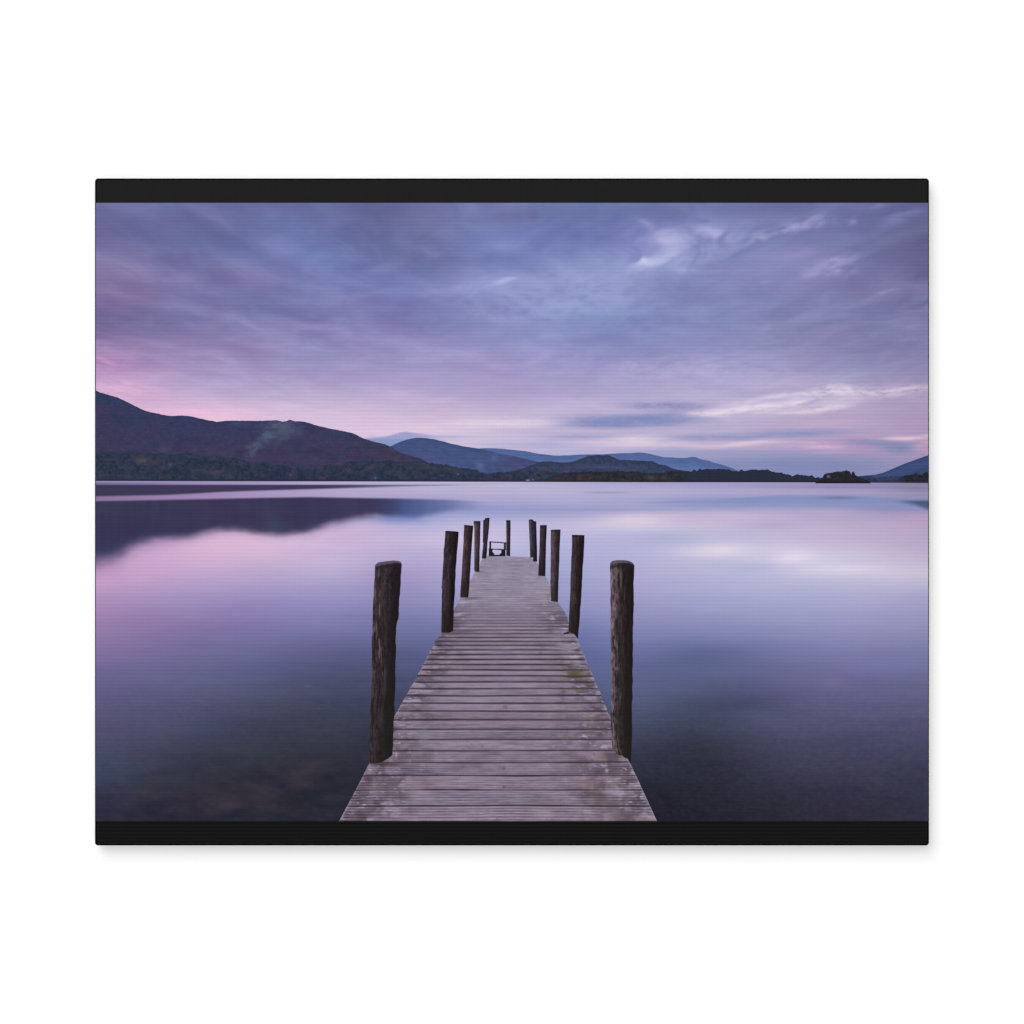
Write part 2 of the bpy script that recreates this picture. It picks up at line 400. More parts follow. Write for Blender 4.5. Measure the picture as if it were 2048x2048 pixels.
# ------------------------------------------------------------------ printed hills
def jag(x, seed, amp, step):
    return amp * fbm(x / step, x * 0 + seed * 3.1, seed, 3, .6)
def hill(name, top, base, level, paint, step=1.6, rows=60, rough=(0, 1), seed=1, label=None):
    top = np.asarray(top, float)
    xs = np.arange(top[0, 0], top[-1, 0] + step, step); xs[-1] = top[-1, 0]
    W = prof(top, xs)
    t = W + jag(xs, seed, *rough)
    bs = prof(base, xs)
    t = np.minimum(t, bs - 0.4)
    v = np.linspace(0, 1, rows)[:, None]
    X = np.broadcast_to(xs, (rows, len(xs))).copy()
    Y = t + (bs - t) * v
    return sheet(name, X, Y, paint(X, Y, Y - t), level, picture, label)
SHORE = [(180, 962.3), (900, 963.8), (1250, 964.8), (1620, 965), (1870, 966)]

def p_far(X, Y, d):
    c = np.zeros(X.shape + (3,)) + (83, 103, 153)
    c = mix(c, (94, 116, 166), sst(4, 26, d)); c = mix(c, (76, 100, 152), .5 * sst(1010, 960, X))
    return c + (5 * fbm((X - Y) / 11, Y / 5, 51, 4, .6))[..., None]
hill("printed_hill", [(955,897),(962,896.5),(985,896.5),(1009,898),(1030,900),(1051,902.5),(1079,907.5),(1107,911),(1128,911),(1149,909.7),(1177,909),(1205,908.7),(1224,907.5),
     (1240,906.2),(1262,906),(1283,904.8),(1302,908),(1315,911.5),(1328,914.5),(1340,914.8),(1353,915.6),(1372,916.2),(1380,914.4),(1389,913.7),(1397,916.5),(1404,918.8),(1417,921.5),(1428,925),(1440,928.5),(1452,932),(1462,935.5),(1470,938.5),(1476,942)],
     [(900,950),(1480,950)], 2, p_far, rough=(.5, 12), rows=40, seed=2, label="pale blue far ridge")
def p_mid(X, Y, d):
    c = np.zeros(X.shape + (3,)) + (68, 84, 126)
    c = mix(c, (62, 78, 122), sst(10, 2, d) * .6)
    c = mix(c, (84, 86, 132), sst(20, 45, d) * .7 * sst(980, 800, X)); c = mix(c, (73, 76, 118), sst(960, 1040, X) * .8)
    c = mix(c, (64, 82, 126), np.exp(-((X - 975) / 30) ** 2 - ((Y - 925) / 12) ** 2) * .6)
    c = blob(c, X, Y, 960, 932, 8, 11, (106, 104, 150), .6, 20); c = blob(c, X, Y, 988, 917, 5, 8, (104, 104, 150), .5, -30)
    return c + (8 * fbm((X - Y) / 12, Y / 6, 52, 5, .62))[..., None] * [1, .95, .9]
hill("printed_hill", [(770,898),(783,892),(792,887),(800,883.6),(811,879.6),(822,877.2),(832,875.6),(840,875.2),(852,876.2),(867,878.2),(889,883.5),(900,886.6),(911,889.3),(925,892.2),(940,894.2),(962,897.8),(978,901.5),(995,906),
     (1012,909.5),(1032,913),(1055,918),(1079,924),(1100,930)], [(700,950),(1110,950)], 3, p_mid, rough=(.6, 10), seed=3, label="blue rounded middle hill")
def trees_col(X, Y, seed, green, brown, dark, scale=1.0):
    n1 = fbm(X / (7 * scale), Y / (6 * scale), seed, 4, .7); n2 = fbm(X / (24 * scale), Y / (10 * scale), seed + 7, 3)
    n3 = fbm(X / (3.6 * scale), Y / (3.2 * scale), seed + 13, 2)
    c = np.zeros(X.shape + (3,)) + np.asarray(green, float)
    c = mix(c, brown, sst(-.05, .55, n2) * .75); c = mix(c, dark, sst(.15, -.5, n1) * .7)
    return c + (5 * n3 + 8 * np.clip(n1, -.2, 1))[..., None] * np.array([1, 1, .95])
def p_wood(X, Y, d):
    c = trees_col(X, Y, 61, (56, 66, 94), (74, 66, 90), (46, 58, 84), .8)
    c = mix(c, (48, 60, 86), sst(9, 1, d) * .8)
    c = mix(c, (74, 78, 116), .7 * np.exp(-((X - 1205) / 60) ** 2 - ((Y - 934) / 4) ** 2)); c = mix(c, (82, 74, 104), .5 * np.exp(-((X - 1262) / 30) ** 2 - ((Y - 939) / 4) ** 2))
    return c
hill("printed_hill", [(1010,944),(1030,941.5),(1046,937),(1060,931),(1073,926.5),(1085,923),(1098,922.5),(1115,924.5),(1135,925),(1147,923.5),(1156,919.5),(1166,915.5),(1177,911.5),(1190,910.3),(1196,909),(1203,911),(1213,910),(1222,912.5),(1231,916.5),(1241,920.5),(1249,919.5),
     (1272,921),(1290,921.5),(1304,922),(1311,925.5),(1318,928.5),(1332,931),(1343,936),(1356,939.5),(1380,943)], [(1000,958),(1390,958)], 4, p_wood, step=1.0, rough=(1.2, 5), seed=4, label="dark wooded knoll")
def p_left(X, Y, d):
    c = np.zeros(X.shape + (3,)) + (63, 59, 90)
    c = mix(c, (66, 58, 86), sst(-.3, .5, fbm(X / 90, Y / 30, 71, 3)))
    c = mix(c, (60, 62, 92), sst(.0, .6, fbm(X / 60, Y / 24, 72, 4)) * .8)
    c = mix(c, (70, 58, 82), np.clip((Y - 868) / 40, 0, 1) * .5)
    c = mix(c, (48, 62, 86), .85 * sst(30, 4, d) * sst(300, 200, X))
    c = mix(c, (50, 62, 86), .7 * np.exp(-((X - 265) / 30) ** 2 - ((Y - 838) / 14) ** 2))
    c = mix(c, (56, 58, 84), .6 * sst(9, 0, d))
    c = mix(c, (72, 84, 110), .6 * np.exp(-((X - 478) / 22) ** 2 - ((Y - 847) / 5) ** 2))
    for cx, cy, rx, ry, a, ang in ((562,853,26,11,.7,10),(542,867,18,13,.9,40),(524,882,20,9,.85,42),(510,897,20,5,.7,48),(572,868,20,12,.5,20),(500,892,9,6,.5,0),(588,860,14,10,.3,0)):
        c = blob(c, X + 9 * fbm(X / 10, Y / 7, 73, 4, .65), Y + 5 * fbm(X / 9, Y / 8, 78, 3), cx, cy, rx, ry, (90, 93, 114), a, ang)
    c = blob(c, X, Y, 478, 903, 7, 4, (44, 52, 78), .8); c = blob(c, X, Y, 326, 898, 9, 7, (86, 86, 114), .4)
    c = blob(c, X, Y, 620, 904, 30, 3.5, (50, 54, 80), .7); c = blob(c, X, Y, 660, 910, 8, 6, (50, 54, 80), .6); c = blob(c, X, Y, 640, 915, 40, 4, (66, 58, 88), .4)
    c = mix(c, (70, 60, 80), .6 * sst(700, 790, X))
    c = mix(c, (54, 62, 84), .55 * sst(.1, .6, fbm(X / 26, Y / 10, 76, 4, .6)))
    c = mix(c, (78, 66, 84), .4 * sst(.15, .6, fbm(X / 34, Y / 8, 77, 4, .6)) * sst(850, 880, Y))
    c = c + np.array([-4.0, 0.0, 3.0])
    return c + (7 * fbm((X + Y) / 14, (Y - .4 * X) / 9, 74, 5, .66) + 4 * fbm(X / 4, Y / 3, 75, 2))[..., None] * np.array([1, 1, .9])
hill("printed_hill", [(191,780),(196,783),(202,785.5),(218,790),(235,795),(246,800),(255,804.6),(268,811),(280,817),(291,821.5),(300,824.2),(312,826.5),(319,827.5),(322,829.3),(339,831.6),(350,831.4),(364,831),(376,832),(389,834),(400,837),(411,839.6),(423,841.3),
     (434,843.5),(448,842),(465,841.2),(490,841.4),(523,841.7),(540,841),(551,840.4),(560,842),(566,843.2),(573,842.6),(577,840.2),(581,839.6),(586,841.5),(592,842.5),(601,842.4),(610,844),(620,846.5),(632,850.5),(641,853.2),(652,855),(663,857.6),(680,861),(696,863.8),
     (705,866.5),(712,869),(719,873),(727,876.8),(740,881.5),(755,884.8),(770,888.5),(783,893.5),(790,899.5),(800,904.8),(809,907.8),(817,909.8),(830,914),(842,917.5),(850,921.5),(857,926),(870,933)], [(180,958),(880,958)], 5, p_left, step=1.5, rows=110, rough=(.7, 5), seed=5, label="dark heather hill at left")

# ------------------------------------------------------------------ printed trees along the shore
def p_shore(X, Y, d):
    c = trees_col(X, Y, 81, (48, 56, 76), (64, 60, 78), (40, 46, 68), .9)
    c = mix(c, (58, 74, 78), .5 * sst(.25, .6, fbm(X / 16, Y / 9, 88, 3)))
    c = mix(c, (76, 68, 80), .4 * sst(.3, .6, fbm(X / 20, Y / 7, 89, 3)))
    c = mix(c, (44, 58, 82), .6 * sst(7, 0, d)); c = mix(c, (40, 42, 64), .7 * sst(955, 963, Y))
    c = blob(c, X, Y, 284, 921, 12, 6, (92, 84, 84), .7); c = blob(c, X, Y, 432, 944, 22, 4, (82, 70, 84), .6); c = blob(c, X, Y, 341, 931, 4, 4, (86, 86, 108), .7)
    for tx, th in ((505, 24), (518, 22), (532, 26), (545, 28), (553, 24), (568, 24), (576, 20), (598, 26), (603, 22), (372, 28), (379, 26), (735, 22), (762, 24)):
        c = mix(c, (36, 46, 72), .6 * np.exp(-((X - tx) / 4) ** 2) * sst(966 - th - 6, 966 - th + 6, Y))
    c = blob(c, X, Y, 916, 948, 1.6, 1.6, (126, 124, 134), .8); c = blob(c, X, Y, 751, 956, 1.4, 4, (110, 106, 118), .7); c = blob(c, X, Y, 581, 950, 3, 2, (100, 106, 112), .6)
    c = blob(c, X, Y, 1056, 960.5, 3.5, 1.4, (160, 160, 180), .9); c = blob(c, X, Y, 1066, 959.5, 2, 1.6, (140, 140, 164), .7)
    return c
hill("printed_trees", [(191,905),(215,903),(240,906),(262,904),(290,906),(320,907),(340,908),(365,907),(374,902),(382,906),(400,913),(430,912),(450,915),(470,916),(490,922),(505,926),(530,924),(548,928),(560,930),(575,932),(590,938),(598,932),(608,938),
     (640,938),(655,928),(680,932),(700,922),(720,922),(740,919),(757,923),(775,920),(795,923),(815,924),(840,921),(856,925),(870,928),(890,929),(907,933),(925,936),(938,937),(948,941),(953,939),(960,944),(975,947),(995,945),(1020,943),(1040,942),(1060,940),(1080,942),(1100,943),(1130,945)],
     SHORE, 6, p_shore, step=1.0, rows=64, rough=(3.0, 6), seed=6, label="band of dark trees below the left hill")
def p_brown(X, Y, d):
    c = trees_col(X, Y, 91, (46, 48, 54), (56, 50, 56), (36, 36, 46), .7)
    c = mix(c, (56, 54, 70), .5 * sst(1170, 1110, X)); c = mix(c, (44, 48, 68), .8 * sst(1350, 1375, X))
    c = blob(c, X, Y, 1302, 955, 9, 4, (86, 82, 78), .7); c = blob(c, X, Y, 1328, 955, 8, 4, (74, 70, 70), .6); c = blob(c, X, Y, 1158, 955, 6, 5, (80, 64, 66), .5); c = blob(c, X, Y, 1180, 956, 4, 4, (76, 58, 60), .5)
    c = mix(c, (38, 44, 66), .7 * sst(5, 0, d)); return mix(c, (40, 36, 50), .6 * sst(958, 964, Y))
hill("printed_trees", [(1090,958),(1110,950),(1130,946),(1150,944),(1180,943),(1205,943.5),(1235,942),(1252,943),(1275,942.5),(1290,947),(1320,946),(1345,942),(1357,942),(1372,943.5),(1384,942),(1388,939),(1392,942),(1397,940),(1400,935.5),(1403,940),(1412,938.5),(1430,938),(1448,938),(1452,939),(1456,938.5),(1466,941.5),(1478,942),(1483,938.5),(1487,941.5),(1496,940),(1503,938.6),
     (1515,939.5),(1530,940),(1535,939),(1543,943),(1557,945),(1561,944),(1566,947),(1576,948.5),(1584,952),(1594,949.5),(1603,950),(1610,950.5),(1618,952),(1624,950.5),(1630,955),(1637,954.5),(1645,957),(1655,958)], SHORE, 7, p_brown, step=.9, rows=44, rough=(1.6, 4), seed=7, label="dark tree line across the lake")
def p_right(X, Y, d):
    c = np.zeros(X.shape + (3,)) + (62, 78, 122)
    c = mix(c, (58, 72, 112), sst(8, 0, d)); c = mix(c, (52, 66, 98), sst(12, 40, d) * .6)
    return c + (5 * fbm(X / 14, Y / 8, 101, 3))[..., None]
hill("printed_hill", [(1700,954),(1712,952.5),(1726,951.5),(1740,950),(1752,949.3),(1765,945.5),(1777,941),(1788,936.5),(1797,932.7),(1808,928),(1819,923.6),(1831,919.5),(1842,915.8),(1850,912.5),(1856.8,910.5)], SHORE, 4, p_right, rough=(.6, 9), rows=44, seed=8, label="blue hill at the right edge")
def p_rtree(X, Y, d):
    c = trees_col(X, Y, 111, (54, 62, 90), (60, 60, 86), (44, 50, 76), .8)
    c = mix(c, trees_col(X, Y, 112, (40, 42, 52), (48, 44, 50), (32, 34, 46), .7), sst(1790, 1815, X))
    return mix(c, (40, 40, 58), .6 * sst(960, 965, Y))
hill("printed_trees", [(1700,956),(1716,953),(1730,954),(1742,951),(1755,955),(1772,954),(1785,951),(1800,953),(1812,951),(1822,949),(1829,948),(1832,943.5),(1835,947),(1842,950),(1848,947),(1852,943),(1856.8,946)], SHORE, 6, p_rtree, step=.9, rows=40, rough=(1.6, 4), seed=9, label="dark trees at the right edge")
def p_isle(X, Y, d):
    c = trees_col(X, Y, 121, (40, 42, 50), (46, 42, 48), (32, 32, 42), .6)
    c = blob(c, X, Y, 1657, 953, 3, 2.4, (128, 126, 158), .8)
    return mix(c, (34, 30, 40), .8 * sst(960, 965, Y))
hill("printed_island", [(1631,965),(1636,962),(1643,958),(1646,953),(1648,949),(1652,947),(1660,946),(1668,944.5),(1676,943),(1683,943),(1687,941.5),(1694,941),(1699,942.5),(1701,945),(1702.4,949.5),(1704.2,943.8),(1707,942.3),(1709,946),(1710.5,950.5),(1714,952),(1719,955),(1727,957.5),(1733,960),(1738,963.5),(1742,966)],
     [(1625,966.8),(1745,966.8)], 10, p_isle, step=.7, rows=40, rough=(.9, 4), seed=10, label="small dark wooded island")

# ------------------------------------------------------------------ printed lake
xs = ax
v = np.linspace(0, 1, 420) ** 1.12
top = prof([(180, 961.8), (900, 963.4), (1250, 964.4), (1620, 964.8), (1870, 966)], xs)
X = np.broadcast_to(xs, (len(v), len(xs))).copy()
Y = top + (PY1 - top) * v[:, None]
yrow = 964 + (PY1 - 964) * v
LX = (190, 350, 500, 650, 800, 950, 1100, 1250, 1400, 1550, 1700, 1858)
LY = (964, 985, 1000, 1020, 1050, 1080, 1110, 1150, 1200, 1250, 1300, 1350, 1400, 1450, 1500, 1550, 1600, 1642)
LAKE = [
 [(140,136,180),(148,140,188),(156,148,192),(176,168,210),(184,178,218),(184,178,216),(178,172,216),(168,164,214),(162,156,206),(158,152,202),(148,142,190),(136,126,168)],
 [(120,104,150),(146,124,174),(166,146,196),(176,162,208),(180,170,214),(182,174,216),(184,176,218),(178,172,216),(174,168,214),(170,162,208),(162,154,200),(148,138,184)],
 [(140,116,162),(158,134,184),(168,146,196),(176,160,206),(164,156,206),(168,162,212),(174,170,218),(168,166,214),(154,156,208),(140,150,206),(144,148,200),(146,138,184)],
 [(160,134,180),(176,148,192),(186,160,202),(184,164,208),(152,154,210),(150,156,212),(156,158,212),(164,162,212),(172,168,214),(172,164,212),(162,156,206),(154,144,194)],
 [(168,138,184),(188,156,200),(204,174,210),(196,174,214),(178,174,222),(188,182,226),(190,184,226),(206,196,228),(196,188,222),(194,182,220),(186,172,210),(180,160,200)],
 [(170,138,184),(194,160,204),(214,184,218),(206,182,220),(194,180,222),(200,190,228),(184,182,228),(186,184,226),(196,190,226),(196,188,222),(192,178,214),(182,168,206)],
 [(176,142,188),(206,170,210),(210,180,216),(198,178,218),(182,170,216),(184,178,222),(176,176,224),(180,178,224),(192,188,226),(200,195,228),(202,195,227),(192,178,214)],
 [(194,156,200),(192,162,206),(184,164,210),(178,166,212),(164,154,206),(170,166,214),(162,164,216),(176,172,220),(180,178,222),(188,186,226),(198,192,226),(196,188,220)],
 [(170,140,188),(160,142,194),(152,140,198),(148,142,200),(142,138,194),(150,148,204),(146,148,204),(158,156,208),(164,164,214),(166,167,214),(168,167,214),(162,158,206)],
 [(150,124,174),(138,120,176),(130,120,178),(126,122,180),(118,118,174),(120,122,180),(116,123,182),(134,134,190),(138,139,194),(144,145,198),(148,147,200),(146,142,192)],
 [(130,112,168),(118,108,164),(110,107,162),(100,101,154),(96,99,152),(96,102,160),(94,104,164),(110,115,172),(111,118,172),(119,122,178),(124,124,178),(124,124,178)],
 [(108,100,154),(102,101,150),(94,96,146),(82,84,128),(79,84,130),(82,92,146),(82,95,152),(96,102,152),(95,102,150),(101,102,152),(107,107,158),(108,108,158)],
 [(96,92,140),(88,86,132),(77,79,118),(67,70,106),(66,70,108),(68,78,124),(68,78,124),(84,91,136),(78,83,122),(87,88,134),(94,92,140),(93,92,138)],
 [(85,80,124),(76,78,118),(66,68,102),(60,62,90),(54,58,90),(58,64,102),(58,63,104),(72,77,115),(66,71,104),(79,81,120),(82,82,124),(82,80,124)],
 [(72,76,114),(65,66,98),(57,60,84),(53,54,76),(46,48,74),(48,52,82),(54,56,90),(57,60,92),(53,54,80),(67,69,104),(71,70,108),(70,70,106)],
 [(62,68,106),(54,56,82),(51,51,70),(48,47,66),(40,42,64),(42,44,70),(48,50,80),(46,48,74),(46,47,70),(56,56,86),(61,60,94),(60,60,94)],
 [(54,52,86),(51,48,70),(51,48,64),(42,42,60),(38,40,60),(38,40,62),(40,42,66),(38,38,58),(39,40,60),(45,46,70),(50,48,76),(54,54,84)],
 [(47,46,74),(44,42,64),(46,46,66),(41,41,60),(38,38,58),(36,36,54),(36,34,52),(34,32,50),(39,38,58),(43,42,62),(48,46,68),(52,50,78)]]
img = field(LX, LY, LAKE, xs, yrow)
# still-water glints of the lit clouds
def lb(cx, cy, rx, ry, col, a=.9, ang=0.0, soft=1.0):
    global img
    img = blob(img, X, Y, cx, cy, rx, ry, col, a, ang, soft)
lb(1440, 1101, 58, 12, (228,219,236), 1); lb(1400, 1104, 40, 9, (220,208,230), .5); lb(1592, 1114, 42, 16, (228,220,240), 1); lb(1545, 1098, 60, 12, (214,204,232), .5)
lb(1690, 1139, 95, 10, (220,211,233), .95); lb(1830, 1142, 60, 13, (206,196,222), .7); lb(1640, 1128, 50, 12, (212,204,230), .6)
lb(1272, 1041, 64, 13, (224,208,232), .85); lb(1340, 1032, 60, 10, (208,192,222), .5); lb(1460, 1035, 90, 10, (208,188,218), .6)
lb(1545, 1050, 60, 9, (174,164,208), .7); lb(1651, 1025, 80, 9, (192,170,210), .6); lb(1840, 1036, 40, 12, (196,162,198), .5); lb(1780, 1050, 60, 10, (192,170,208), .35)
lb(1335, 1076, 85, 13, (170,174,220), .75); lb(1500, 1068, 60, 9, (184,180,220), .6); lb(1480, 1135, 90, 10, (178,180,222), .6); lb(1235, 1070, 60, 10, (178,178,226), .5); lb(980, 1000, 90, 3, (178,170,216), .6); lb(1700, 1085, 60, 12, (200,180,216), .4)
lb(440, 1090, 70, 16, (222,184,214), .7); lb(720, 1065, 60, 18, (206,182,220), .6); lb(300, 1130, 60, 14, (204,166,208), .5); lb(200, 1165, 40, 18, (196,154,198), .5); lb(196, 1215, 40, 18, (168,138,184), .3)
band_top = prof([(1180,1010),(1286,1004),(1360,1001),(1420,1000),(1480,996),(1530,992),(1579,990.5),(1660,991),(1740,994),(1800,997),(1858,999)], X)
m = sst(-2.5, 3, Y - band_top) * sst(30, 6, Y - band_top) * sst(1240, 1480, X)
img = mix(img, (132,144,202), .85 * m)
m = sst(-2, 2, Y - band_top) * sst(7, 2, Y - band_top) * sst(1260, 1340, X); img = mix(img, (136,142,196), .4 * m)
lb(1690, 1010, 120, 8, (136,146,202), .5); lb(1679, 995.5, 34, 3.2, (112,116,166), .75); lb(1215, 985, 40, 1.8, (146,142,192), .8); lb(1180, 1019.5, 150, 2.6, (154,152,204), .7); lb(1010, 1019.5, 110, 3.2, (146,152,210), .6)
lb(1560, 971, 120, 3, (150,144,196), .5); lb(1700, 974, 150, 3.5, (136,130,178), .6); lb(1830, 978, 40, 5, (128,120,160), .6); lb(1660, 984, 110, 4, (172,160,206), .6)
m = sst(-2, 4, Y - prof([(1720,997),(1800,1000),(1858,1000)], X)) * sst(4, -8, Y - prof([(1720,996),(1790,1004),(1830,1012),(1858,1022)], X)) * sst(1750, 1850, X)
img = mix(img, (74,86,134), .9 * m); lb(1780, 1018, 60, 6, (134,136,188), .5)
img = grade(img)
# reflection of the left hill, blurred by the long exposure
m1 = sst(968.2, 971, Y) * sst(2, -2.5, Y - prof([(190,992.5),(330,990),(400,986.5),(440,984),(530,981),(640,978),(750,974.5),(850,971.5),(960,970),(1000,969)], X))
m1 *= sst(990, 860, X) * .65 + sst(800, 640, X) * .35
img = mix(img, (60,54,84), np.clip(m1, 0, 1) * np.where(Y < 972.5, 1, .95))
img = mix(img, (58,60,82), .4 * m1 * np.exp(-((Y - 983) / 5) ** 2) * sst(560, 380, X))
img = mix(img, (110,98,146), sst(964.5, 967, Y) * sst(971, 968.5, Y) * sst(400, 220, X) * .6)
m2 = sst(prof([(190,6),(450,3),(1000,7)], X) * 0 - 2.5, 3.0, Y - prof([(190,1002),(330,999.5),(440,997.5),(523,995.5),(620,994),(700,995.5),(780,996.8),(860,998.5),(960,1001)], X))
low = prof([(190,1124),(225,1117),(244,1109),(258,1098),(275,1089),(290,1084),(314,1078),(340,1076),(356,1075.5),(375,1075),(389,1073),(408,1067.5),(425,1063),(440,1061.5),(455,1062),(467,1060.5),(490,1063.5),(509,1067),(530,1069),(551,1069),(580,1068),(607,1066.5),(622,1062),(635,1057.5),(650,1052.5),(663,1049),(682,1046),(700,1042),(716,1038.5),(735,1034),(752,1032),(775,1037),(800,1040),(828,1041),(845,1038),(856,1034),(875,1029),(897,1024),(925,1021),(960,1020),(1000,1019)], X)
softw = prof([(190,46),(260,38),(330,24),(500,19),(700,19),(860,18),(1000,12)], X)
low = low + 5 * fbm(X / 40, Y / 18, 132, 4, .6)
m2 = m2 * (.65 * sst(.45, -.55, (Y - low) / softw) + .35 * sst(1.0, -.9, (Y - low) / softw))
m2 *= sst(985, 880, X) * .55 + sst(930, 780, X) * .45
rc = np.zeros(X.shape + (3,)) + (60, 56, 86)
rc = mix(rc, (56, 56, 88), sst(1040, 1090, Y)); rc = mix(rc, (58, 60, 84), .6 * np.exp(-((X - 240) / 70) ** 2 - ((Y - 1020) / 18) ** 2))
rc = mix(rc, (66, 72, 98), .55 * np.exp(-((X - 545 - (Y - 1040) * .35) / 20) ** 2 - ((Y - 1045) / 26) ** 2))
rc = mix(rc, (72, 86, 136), sst(735, 830, X)); rc = mix(rc, (66, 62, 96), .5 * np.exp(-((X - 700) / 60) ** 2))
rc = mix(rc, (98, 112, 172), .75 * sst(1022, 1042, Y) * sst(730, 790, X)); rc += (3 * fbm(X / 9, Y / 90, 131, 3))[..., None]
img = img * (1 - m2[..., None]) + rc * m2[..., None]
lb(800, 1040, 60, 7, (140,148,206), .5)
# lake bed stones showing through at the lower left, fine ripples lower right
bed = sst(1440, 1600, Y) * sst(900, 600, X)
g = fbm((X + .5 * Y) / 46, (Y - .25 * X) / 17, 141, 5, .6)
img += (bed * 9 * g)[..., None] * np.array([1.0, .96, .90])
for cx, cy, rx, ry, col, a, ang in ((283,1585,28,15,(62,57,66),.7,25),(310,1612,50,9,(42,42,58),.7,5),(607,1544,46,11,(64,58,66),.75,28),(602,1571,24,8,(64,56,66),.8,10),
    (625,1592,42,13,(32,35,48),.8,10),(566,1571,12,7,(34,38,58),.8,0),(453,1611,38,12,(66,60,70),.7,15),(467,1630,34,6,(36,40,60),.7,20),(540,1533,14,6,(62,56,66),.5,0),
    (655,1530,30,7,(52,50,64),.5,30),(655,1557,25,8,(36,38,52),.6,20),(200,1600,40,12,(46,48,68),.5,0),(395,1582,60,14,(54,48,60),.5,0),(350,1545,40,9,(56,52,68),.4,10)):
    img = blob(img, X + 5 * fbm(X / 24, Y / 12, 143, 3), Y + 4 * fbm(X / 24, Y / 12, 144, 3), cx, cy, rx, ry, col, a * .95, ang)
rip = sst(1330, 1520, Y) * sst(1230, 1330, X)
img += (rip * 5.5 * fbm((X - .9 * Y) / 11, (Y + .35 * X) / 6, 151, 4, .7))[..., None]
img += (sst(1300, 1420, Y) * 3.2 * fbm(X / 9, Y / 6, 152, 3, .7))[..., None]
img += (3.4 * fbm(X / 130, Y / 14, 153, 5, .6))[..., None] * [1, 1, .9]
img += (3 * fbm(X / 240, Y / 70, 156, 3) * sst(1040, 1120, Y))[..., None]
img[..., 0] += 1.6 * fbm(X / 60, Y / 24, 154, 3) ; img[..., 1] += 1.4 * fbm(X / 80, Y / 26, 155, 3)
lb(1395, 1318, 110, 26, (86,92,134), .55, 4); lb(1610, 1356, 60, 20, (110,107,150), .6, 5); lb(1665, 1362, 26, 16, (122,112,154), .5); lb(1470, 1410, 90, 16, (66,68,98), .5, 8); lb(1350, 1380, 70, 12, (96,104,142), .35); lb(1760, 1330, 80, 18, (126,124,174), .4); lb(1560, 1445, 60, 14, (86,86,120), .4); lb(1690, 1480, 80, 14, (64,64,92), .35, 6)
lb(615, 1372, 6, 1.6, (110,104,132), .5, 5); lb(395, 1401, 10, 2, (108,100,140), .4)
sheet("printed_lake", X, Y, img, 9, picture, "smooth lilac lake reflecting hill and sky")

# ------------------------------------------------------------------ printed jetty deck
HY, N0, DN = 964.0, 1.5440e-3, 0.0797e-3
left_e = [(1111.5,968),(1128,959.5),(1150,947.5),(1181,930),(1206,915.5),(1240,897),(1270,880.8),(1280,872.5),(1320,851.5),(1359,830.5),(1432,789),(1527,738),(1560,722),(1642,678.5)]
right_e = [(1111.5,1061),(1116,1066),(1123,1073.5),(1140,1083),(1152,1090),(1167,1099),(1188,1108.5),(1204,1116),(1220,1126.5),(1236,1136),(1262,1141),(1268,1149),(1274,1153),(1287,1157.5),(1332,1177),(1385,1200),(1440,1222),(1515,1253.5),(1530,1262),(1642,1314)]
nY = 900; nX = 340
t = np.linspace(0, 1, nY)
yv = 1111.5 + (1642 - 1111.5) * t ** 1.25
Lx = prof(left_e, yv); Rx = prof(right_e, yv)
Lx = Lx + np.where(yv > 1130, 1.3 * sst(1560, 1400, yv) * fbm(yv / 7, yv * 0, 160, 2), 0); Rx = Rx + np.where(yv > 1130, (.4 + 1.3 * sst(1560, 1400, yv)) * fbm(yv / 8, yv * 0 + 5, 161, 2), 0)
u = np.linspace(0, 1, nX)
X = Lx[:, None] + (Rx - Lx)[:, None] * u
tilt = prof([(0, 0), (.5, 0), (1, 3)], u)
Y = np.broadcast_to(yv[:, None], X.shape).copy()
Y[:] = Y + sst(1140, 1112, Y) * (u[None, :] * 3.2 - .6)
dep = (1.0 / (Y - HY) - N0) / DN
# boards run slightly out of true
dep = dep + .03 * fbm(X / 130, np.floor(dep) * 3.7, 170, 2) + .02 * np.sin(X / 90 + dep)
pid = np.floor(dep); f = dep - pid
pw = (Y - HY) ** 2 * DN                      # board width on the print, px
rnd = _hash(pid, pid * 0, 171); rnd2 = _hash(pid, pid * 0 + 3, 172)
U = np.broadcast_to(u, X.shape)
near = sst(1180, 1560, Y)
img = np.zeros(X.shape + (3,)) + (141, 129, 147)
img = mix(img, (153, 144, 166), sst(1300, 1150, Y)); img = mix(img, (138, 124, 140), near * .7)
img = mix(img, (150, 150, 168), .3 * sst(1210, 1150, Y) * sst(.2, .6, fbm(X / 40, Y / 14, 173, 3)))
fr = .35 + .65 * sst(1180, 1320, Y)
img += ((rnd - .5) * 14 * fr)[..., None]; img[..., 0] += (rnd2 - .5) * 4 * fr; img[..., 2] -= (rnd2 - .5) * 3 * fr
grain = fbm(X / 34, Y / (1.6 + 1.6 * near) + pid * 13.1, 174, 4, .65)
img += (23 * grain * (.6 + .4 * near))[..., None]
img += (9 * fbm(X / 9, Y / 1.7 + 70, 189, 3, .6))[..., None]
img += (8 * fbm(X / 22, Y / 12, 190, 4, .6))[..., None] * [1, .95, .9]
img = mix(img, (112, 98, 116), .45 * sst(.25, .7, fbm(X / 60, Y / 1.9 + 11, 191, 4, .6)))
img += (7 * fbm(X / 60, pid * 5.3 + f, 175, 3))[..., None] * [1, .9, .9]
